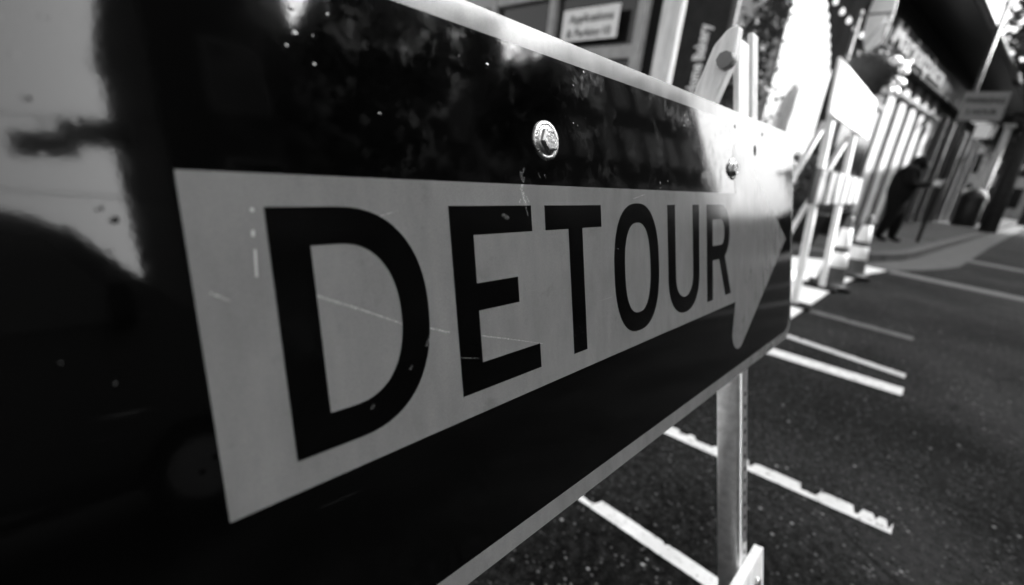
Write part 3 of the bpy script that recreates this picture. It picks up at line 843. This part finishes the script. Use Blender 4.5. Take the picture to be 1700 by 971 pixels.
# oval projecting sign, hanging basket, string lights
OVC = Vector((11.3, 2.03, 4.12))
ov = thing('oval_sign', 'tall white oval sign hanging under the dark eaves', 'sign', OVC)
mb = MB(); mb.lathe([(0, -.025), (.95, -.025), (1.0, 0), (.95, .025), (0, .025)], (0, 0, 0), (1, 0, 0), 36)
for v_ in mb.bm.verts: v_.co = OVC + Vector((v_.co.x, v_.co.y * .20, v_.co.z * .62))
mb.build('face', M['collar'], ov)
mb = MB(); mb.cyl(OVC + Vector((0, 0, .615)), (11.3, 2.03, 5.17), .015, n=6); mb.build('hanger', M['steel_dark'], ov)

hb = thing('hanging_basket', 'dark hanging basket with pale blossoms in front of the white upright boards', 'hanging basket', (9.6, 1.62, 2.72))
mb = MB(); mb.lathe([(0, 0), (.10, .0), (.24, .14), (.33, .36), (.34, .62), (.31, .62), (.30, .36), (0, .32)], (9.6, 1.62, 2.42), n=20); mb.build('bowl', M['clay'], hb)
for k in range(3):
    a = 2 * math.pi * k / 3
    mb = MB(); mb.cyl((9.6 + .3 * math.cos(a), 1.62 + .3 * math.sin(a), 3.03), (9.6, 1.62, 3.65), .008, n=6); mb.build('chain', M['steel_dark'], hb)
rnd = random.Random(4)
leaf_mesh('foliage', rnd, [(Vector((9.6, 1.62, 3.02)), (.42, .42, .16)), (Vector((9.5, 1.35, 2.72)), (.16, .2, .25))], 500, .08, M['leaf'], hb)
for k in range(9):
    c = Vector((9.55 + rnd.uniform(-.2, .2), 1.28 + rnd.uniform(-.12, .12), 2.55 + rnd.uniform(-.1, .45)))
    mb = MB(); mb.lathe([(0, -.03), (.05, -.02), (.075, .02), (.03, .035), (0, .03)], c, (-1, -.3, .4), 10); mb.build('blossom', M['collar'], hb)
hp = thing('basket_pole', 'thin dark pole with an arm that carries the hanging basket', 'pole', (9.6, 2.0, .112))
mb = MB(); mb.cyl((9.6, 2.0, .12), (9.6, 2.0, 3.75), .03, n=10); mb.build('shaft', M['steel_dark'], hp)
mb = MB(); mb.cyl((9.6, 2.02, 3.68), (9.6, 1.58, 3.68), .018, n=8); mb.build('arm', M['steel_dark'], hp)

sl = thing('string_lights', 'string of round bulbs drooping in front of the dark shop wall', 'string lights', (11.0, 2.5, 4.0))
pa, pb = Vector((10.2, 2.7, 4.35)), F(2.6, -.25, 4.02)
pts = []
for i in range(15):
    t = i / 14; p = pa.lerp(pb, t) - Vector((0, 0, .28 * 4 * t * (1 - t))); pts.append(p)
mb = MB(); mb.tube(pts, .006, 5); mb.build('cable', M['steel_dark'], sl)
for p in pts[1:-1]:
    mb = MB(); mb.lathe([(0, -.11), (.028, -.10), (.042, -.07), (.036, -.035), (.018, -.01), (.018, 0), (0, 0)], p, n=10); mb.build('bulb', M['bulb'], sl)

# street sign on a pole in the distance
ss_ = thing('street_sign', 'grey rectangular street sign with dark lettering on a thin pole at the kerb', 'sign', (12.9, .42, .122))
mb = MB(); mb.cyl((12.9, .42, .12), (12.9, .42, 5.2), .035, n=10); mb.build('pole', M['steel_dark'], ss_)
mb = MB(); mb.box((12.85, .22, 2.80), (.015, .62, .52), None, .003); mb.build('plate', mat('grey_sign_face', .16, .5, .1), ss_)
ft = lambda y0, z0: (lambda x, y, z: Vector((12.842 - z, y0 - x, z0 + y)))
words('PARKING', .13, .003, ft(.22, 2.90), M['print'], ss_, fat=.004)
words('2 HOUR', .12, .003, ft(.22, 2.70), M['print'], ss_, fat=.004)
mb = MB(); mb.box((12.86, .10, 2.36), (.012, .22, .26), None, .003); mb.build('small_plate', M['white_paint'], ss_)

# litter bin further along
bi = thing('litter_bin', 'round dark litter bin with domed lid on the far pavement', 'bin', (26.5, -.30, .112))
mb = MB(); mb.lathe([(0, 0), (.38, 0), (.42, .1), (.42, 1.0), (.40, 1.05), (0, 1.05)], (26.5, -.30, .115), n=20); mb.build('body', M['steel_dark'], bi)
mb = MB(); mb.lathe([(.46, 1.05), (.46, 1.12), (.36, 1.38), (.18, 1.52), (0, 1.55)], (26.5, -.30, .115), n=20); mb.build('lid', M['steel_dark'], bi)

# trees down the street
for k, (x, y, h, rd_, lab) in enumerate([(23.5, -.95, 9.6, 2.3, 'nearest street tree with thin foliage, between eaves and right picture edge'), (33.5, -1.1, 8.0, 2.6, 'dense dark street tree just beyond the white column'), (41, -3.0, 9.5, 3.2, 'taller dark tree further down the street at the right edge'),
                                        (52, -2.2, 10.5, 3.6, 'distant tree between the nearer two street trees')]):
    tree(lab, x, y, h, rd_, 3600 if x > 30 else 1500, .34, 20 + k, .11, 'trees down the street', .2)
# far pale building closing the street
fc_ = thing('far_building', 'pale distant building with tall window strips closing the end of the street', 'building', (75, -6, 0))
mb = MB(); mb.box((80, -4, 5.5), (8, 24, 11)); mb.build('wall', M['white_wall'], fc_)
mb = MB(); mb.box((79.8, -4, 11.15), (9, 25, .3)); mb.build('roof', M['steel_dark'], fc_)
wm = None
for j in range(3):
    for k in range(11):
        y, z = -14.5 + k * 2.1, 2.2 + j * 3.4
        if wm is None:
            mb = MB(); mb.box(ORG[fc_], (.12, 1.1, 2.2)); o = mb.build('window', M['glass_dark'], fc_); wm = o.data; o.location = (75.97 - 75, y + 6, z)
        else: o = obj('window', wm, M['glass_dark'], fc_, (75.97 - 75, y + 6, z))

# ================================================================ ACROSS THE STREET (mirrored in the sign)
oa = thing('opposite_building', 'long four-storey building across the street, seen mirrored in the black sign', 'building', (17, -13, 0))
for x0, x1, h in ((2.4, 6.2, 14.0), (6.2, 8.3, 10.3), (8.3, 16.2, 14.0), (16.2, 20.6, 11.7), (20.6, 38.0, 14.0)):  # height set to shade the street; low sections shaped to admit sun and sky
    mb = MB(); mb.box(((x0 + x1) / 2, -17, h / 2), (x1 - x0, 9, h)); mb.build('wall', M['mid_wall'], oa)
    mb = MB(); mb.box(((x0 + x1) / 2, -16.9, h + .12), (x1 - x0 + (.3 if h > 12 else -.32), 9.6, .3)); mb.build('cornice', M['grey_wall'], oa)
wf = wp = None
for j in range(4):
    for k in range(13):
        if j == 3 and k in (1, 5): continue
        lx_, lz = (4.3 + k * 2.7) - 17, (2.0 + j * 3.5)
        if wf is None:
            mb = MB(); mb.box(ORG[oa], (1.5, .10, 2.2), None, .01); fo = mb.build('window', M['frame_grey'], oa); wf = fo.data
            mb = MB(); mb.box(ORG[fo], (1.26, .04, 1.96)); po = mb.build('pane', M['glass_dark'], fo); wp = po.data; po.location = (0, .05, 0)
            fo.location = (lx_, .52, lz)
        else:
            fo = obj('window', wf, M['frame_grey'], oa, (lx_, .52, lz)); obj('pane', wp, M['glass_dark'], fo, (0, .05, 0))
tree('leafy street tree across the road, mirrored in the sign\'s upper black band', 6.9, -10.4, 11.2, 2.7, 5200, .24, 60, 0.0, None, .17, .3)
tree('slim leafy tree added across the road to hide the bright roof gap from the sign', 11.0, -8.3, 10.6, 1.9, 6500, .20, 61, 0.0, None, .13, .5)  # added tree: screens the lowered roof section in the sign's reflection
# dark houses at the far right end of the street
for k, (x, y, w, h, lab) in enumerate([(66, -11.5, 9, 6.2, 'nearest the street of three dark gabled houses far down the road'), (68, -21.5, 9.5, 6.8, 'middle one of three dark gabled houses far down the road'), (66, -32, 9, 6.4, 'outermost of three dark gabled houses far down the road')]):
    hs = thing('gabled_house', lab, 'house', (x, y, 0), 'houses far down the road')
    mb = MB(); mb.box((x + 4, y, h * .35), (8, w, h * .7)); mb.build('wall', M['mid_wall'], hs)
    mb = MB(); q = [(x - .3, y - w / 2 - .3, h * .7), (x + 8.3, y - w / 2 - .3, h * .7), (x + 8.3, y, h), (x - .3, y, h), (x + 8.3, y + w / 2 + .3, h * .7), (x - .3, y + w / 2 + .3, h * .7)]
    vv = [mb.bm.verts.new(p) for p in q]
    for f in ((0, 1, 2, 3), (3, 2, 4, 5), (0, 3, 5), (1, 4, 2), (0, 5, 4, 1)): mb.bm.faces.new([vv[i] for i in f])
    mb.build('roof', M['steel_dark'], hs)
    for q_ in (-2.6, 0, 2.6):
        mb = MB(); mb.box((x - .02, y + q_, h * .36), (.08, 1.1, 1.5)); wq = mb.build('window', M['glass_dark'], hs)
        mb = MB(); mb.box((x - .05, y + q_, h * .36 - .8), (.16, 1.3, .1)); mb.build('sill', M['frame_grey'], wq)
# added van, shaped to give a dark silhouette in the sign's reflection
van = thing('silhouette_van', 'black panel van on the road, a dark mirrored shape at the sign\'s left end', 'van', (-1.6, -4.3, 0))
prof = [(-4.35, .45), (-4.40, 1.0), (-4.30, 2.12), (-4.1, 2.22), (-0.25, 2.24), (.02, 2.16), (.62, 1.42), (1.12, 1.22), (1.26, 1.05), (1.28, .5), (1.1, .32), (-4.2, .32)]
mb = MB(); n_ = len(prof)
a_ = [mb.bm.verts.new((x, -3.35 - (.10 if z > 1.4 else 0), z)) for x, z in prof]; c_ = [mb.bm.verts.new((x, -5.25 + (.10 if z > 1.4 else 0), z)) for x, z in prof]
mb.bm.faces.new(a_); mb.bm.faces.new(c_[::-1])
for i in range(n_): mb.bm.faces.new((a_[i], c_[i], c_[(i + 1) % n_], a_[(i + 1) % n_]))
bmesh.ops.bevel(mb.bm, geom=list(mb.bm.edges), offset=.05, segments=2, affect='EDGES')
vb = mb.build('body', mat('black_van_paint', .006, .35, .2, 3), van)
for q in ([(-.95, -3.44, 1.42), (.40, -3.395, 1.42), (-.02, -3.44, 2.02), (-.95, -3.44, 2.02)],):
    mb = MB(); mb.quad([(x, y + .012, z) for x, y, z in q]); mb.build('side_window', M['glass_dark'], vb, recalc=False)
mb = MB(); mb.quad([(.60, -3.50, 1.47), (.60, -5.10, 1.47), (.075, -5.05, 2.12), (.075, -3.55, 2.12)]); ws = mb.build('windscreen', M['glass_dark'], vb); ws.location = (.02, 0, .02)
for x in (.55, -3.4):
    for y in (-3.42, -5.18):
        mb = MB(); mb.cyl((x, y - .11, .34), (x, y + .11, .34), .34, n=24); wt = mb.build('wheel', M['black_rubber'], van)
        mb = MB(); mb.cyl((x, y - .115, .34), (x, y + .115, .34), .20, n=16); mb.build('rim', M['steel_grey'], wt)
for y in (-3.62, -4.98):
    mb = MB(); mb.box((1.24, y, .92), (.10, .34, .18), None, .03); mb.build('headlight', M['glass_dark'], van)
mb = MB(); mb.box((.28, -3.22, 1.50), (.12, .22, .26), None, .03); mb.build('wing_mirror', M['black_rubber'], van)
mb = MB(); mb.box((.28, -5.38, 1.50), (.12, .22, .26), None, .03); mb.build('wing_mirror', M['black_rubber'], van)

# span wire with two horizontal traffic signals
sw = thing('span_wire', 'cable on two steel poles stretched across the street, mirrored in the sign', 'cable', (0.5, -9, 0))
for x in (-7.5, 9.5):
    mb = MB(); mb.cyl((x, -9.0, 0), (x, -9.0, 6.4), .10, .07, 10); mb.build('pole', M['steel_grey'], sw)
mb = MB(); mb.tube([(-7.5, -9, 6.2), (-3, -9, 5.75), (.3, -9, 5.60), (4, -9, 5.75), (9.5, -9, 6.2)], .012, 6); mb.build('wire', M['steel_dark'], sw)
mb = MB(); mb.tube([(-7.5, -9, 5.2), (0, -9.6, 4.55), (9.5, -9, 3.8)], .012, 6); mb.build('lower_wire', M['steel_dark'], sw)
for k, (x, z, lab) in enumerate([(.20, 5.12, 'left of two horizontal traffic signals mirrored in the sign\'s pale reflection'), (.85, 5.36, 'right of two horizontal traffic signals mirrored in the sign\'s pale reflection')]):
    ts = thing('traffic_signal', lab, 'traffic signal', (x, -9, z), 'signals on the span wire')
    mb = MB(); mb.box((x, -9, z), (.95 if k else .80, .25, .42 if k else .34), None, .03); mb.build('housing', M['steel_dark'], ts)
    for q in (-1, 0, 1):
        mb = MB(); mb.cyl((x + q * .2, -8.87, z), (x + q * .2, -8.74, z), .085, .085, 12); mb.build('visor', M['steel_dark'], ts)
    mb = MB(); mb.cyl((x, -9, z + .15), (x, -9, 5.585), .015, n=6); mb.build('hanger', M['steel_dark'], ts)
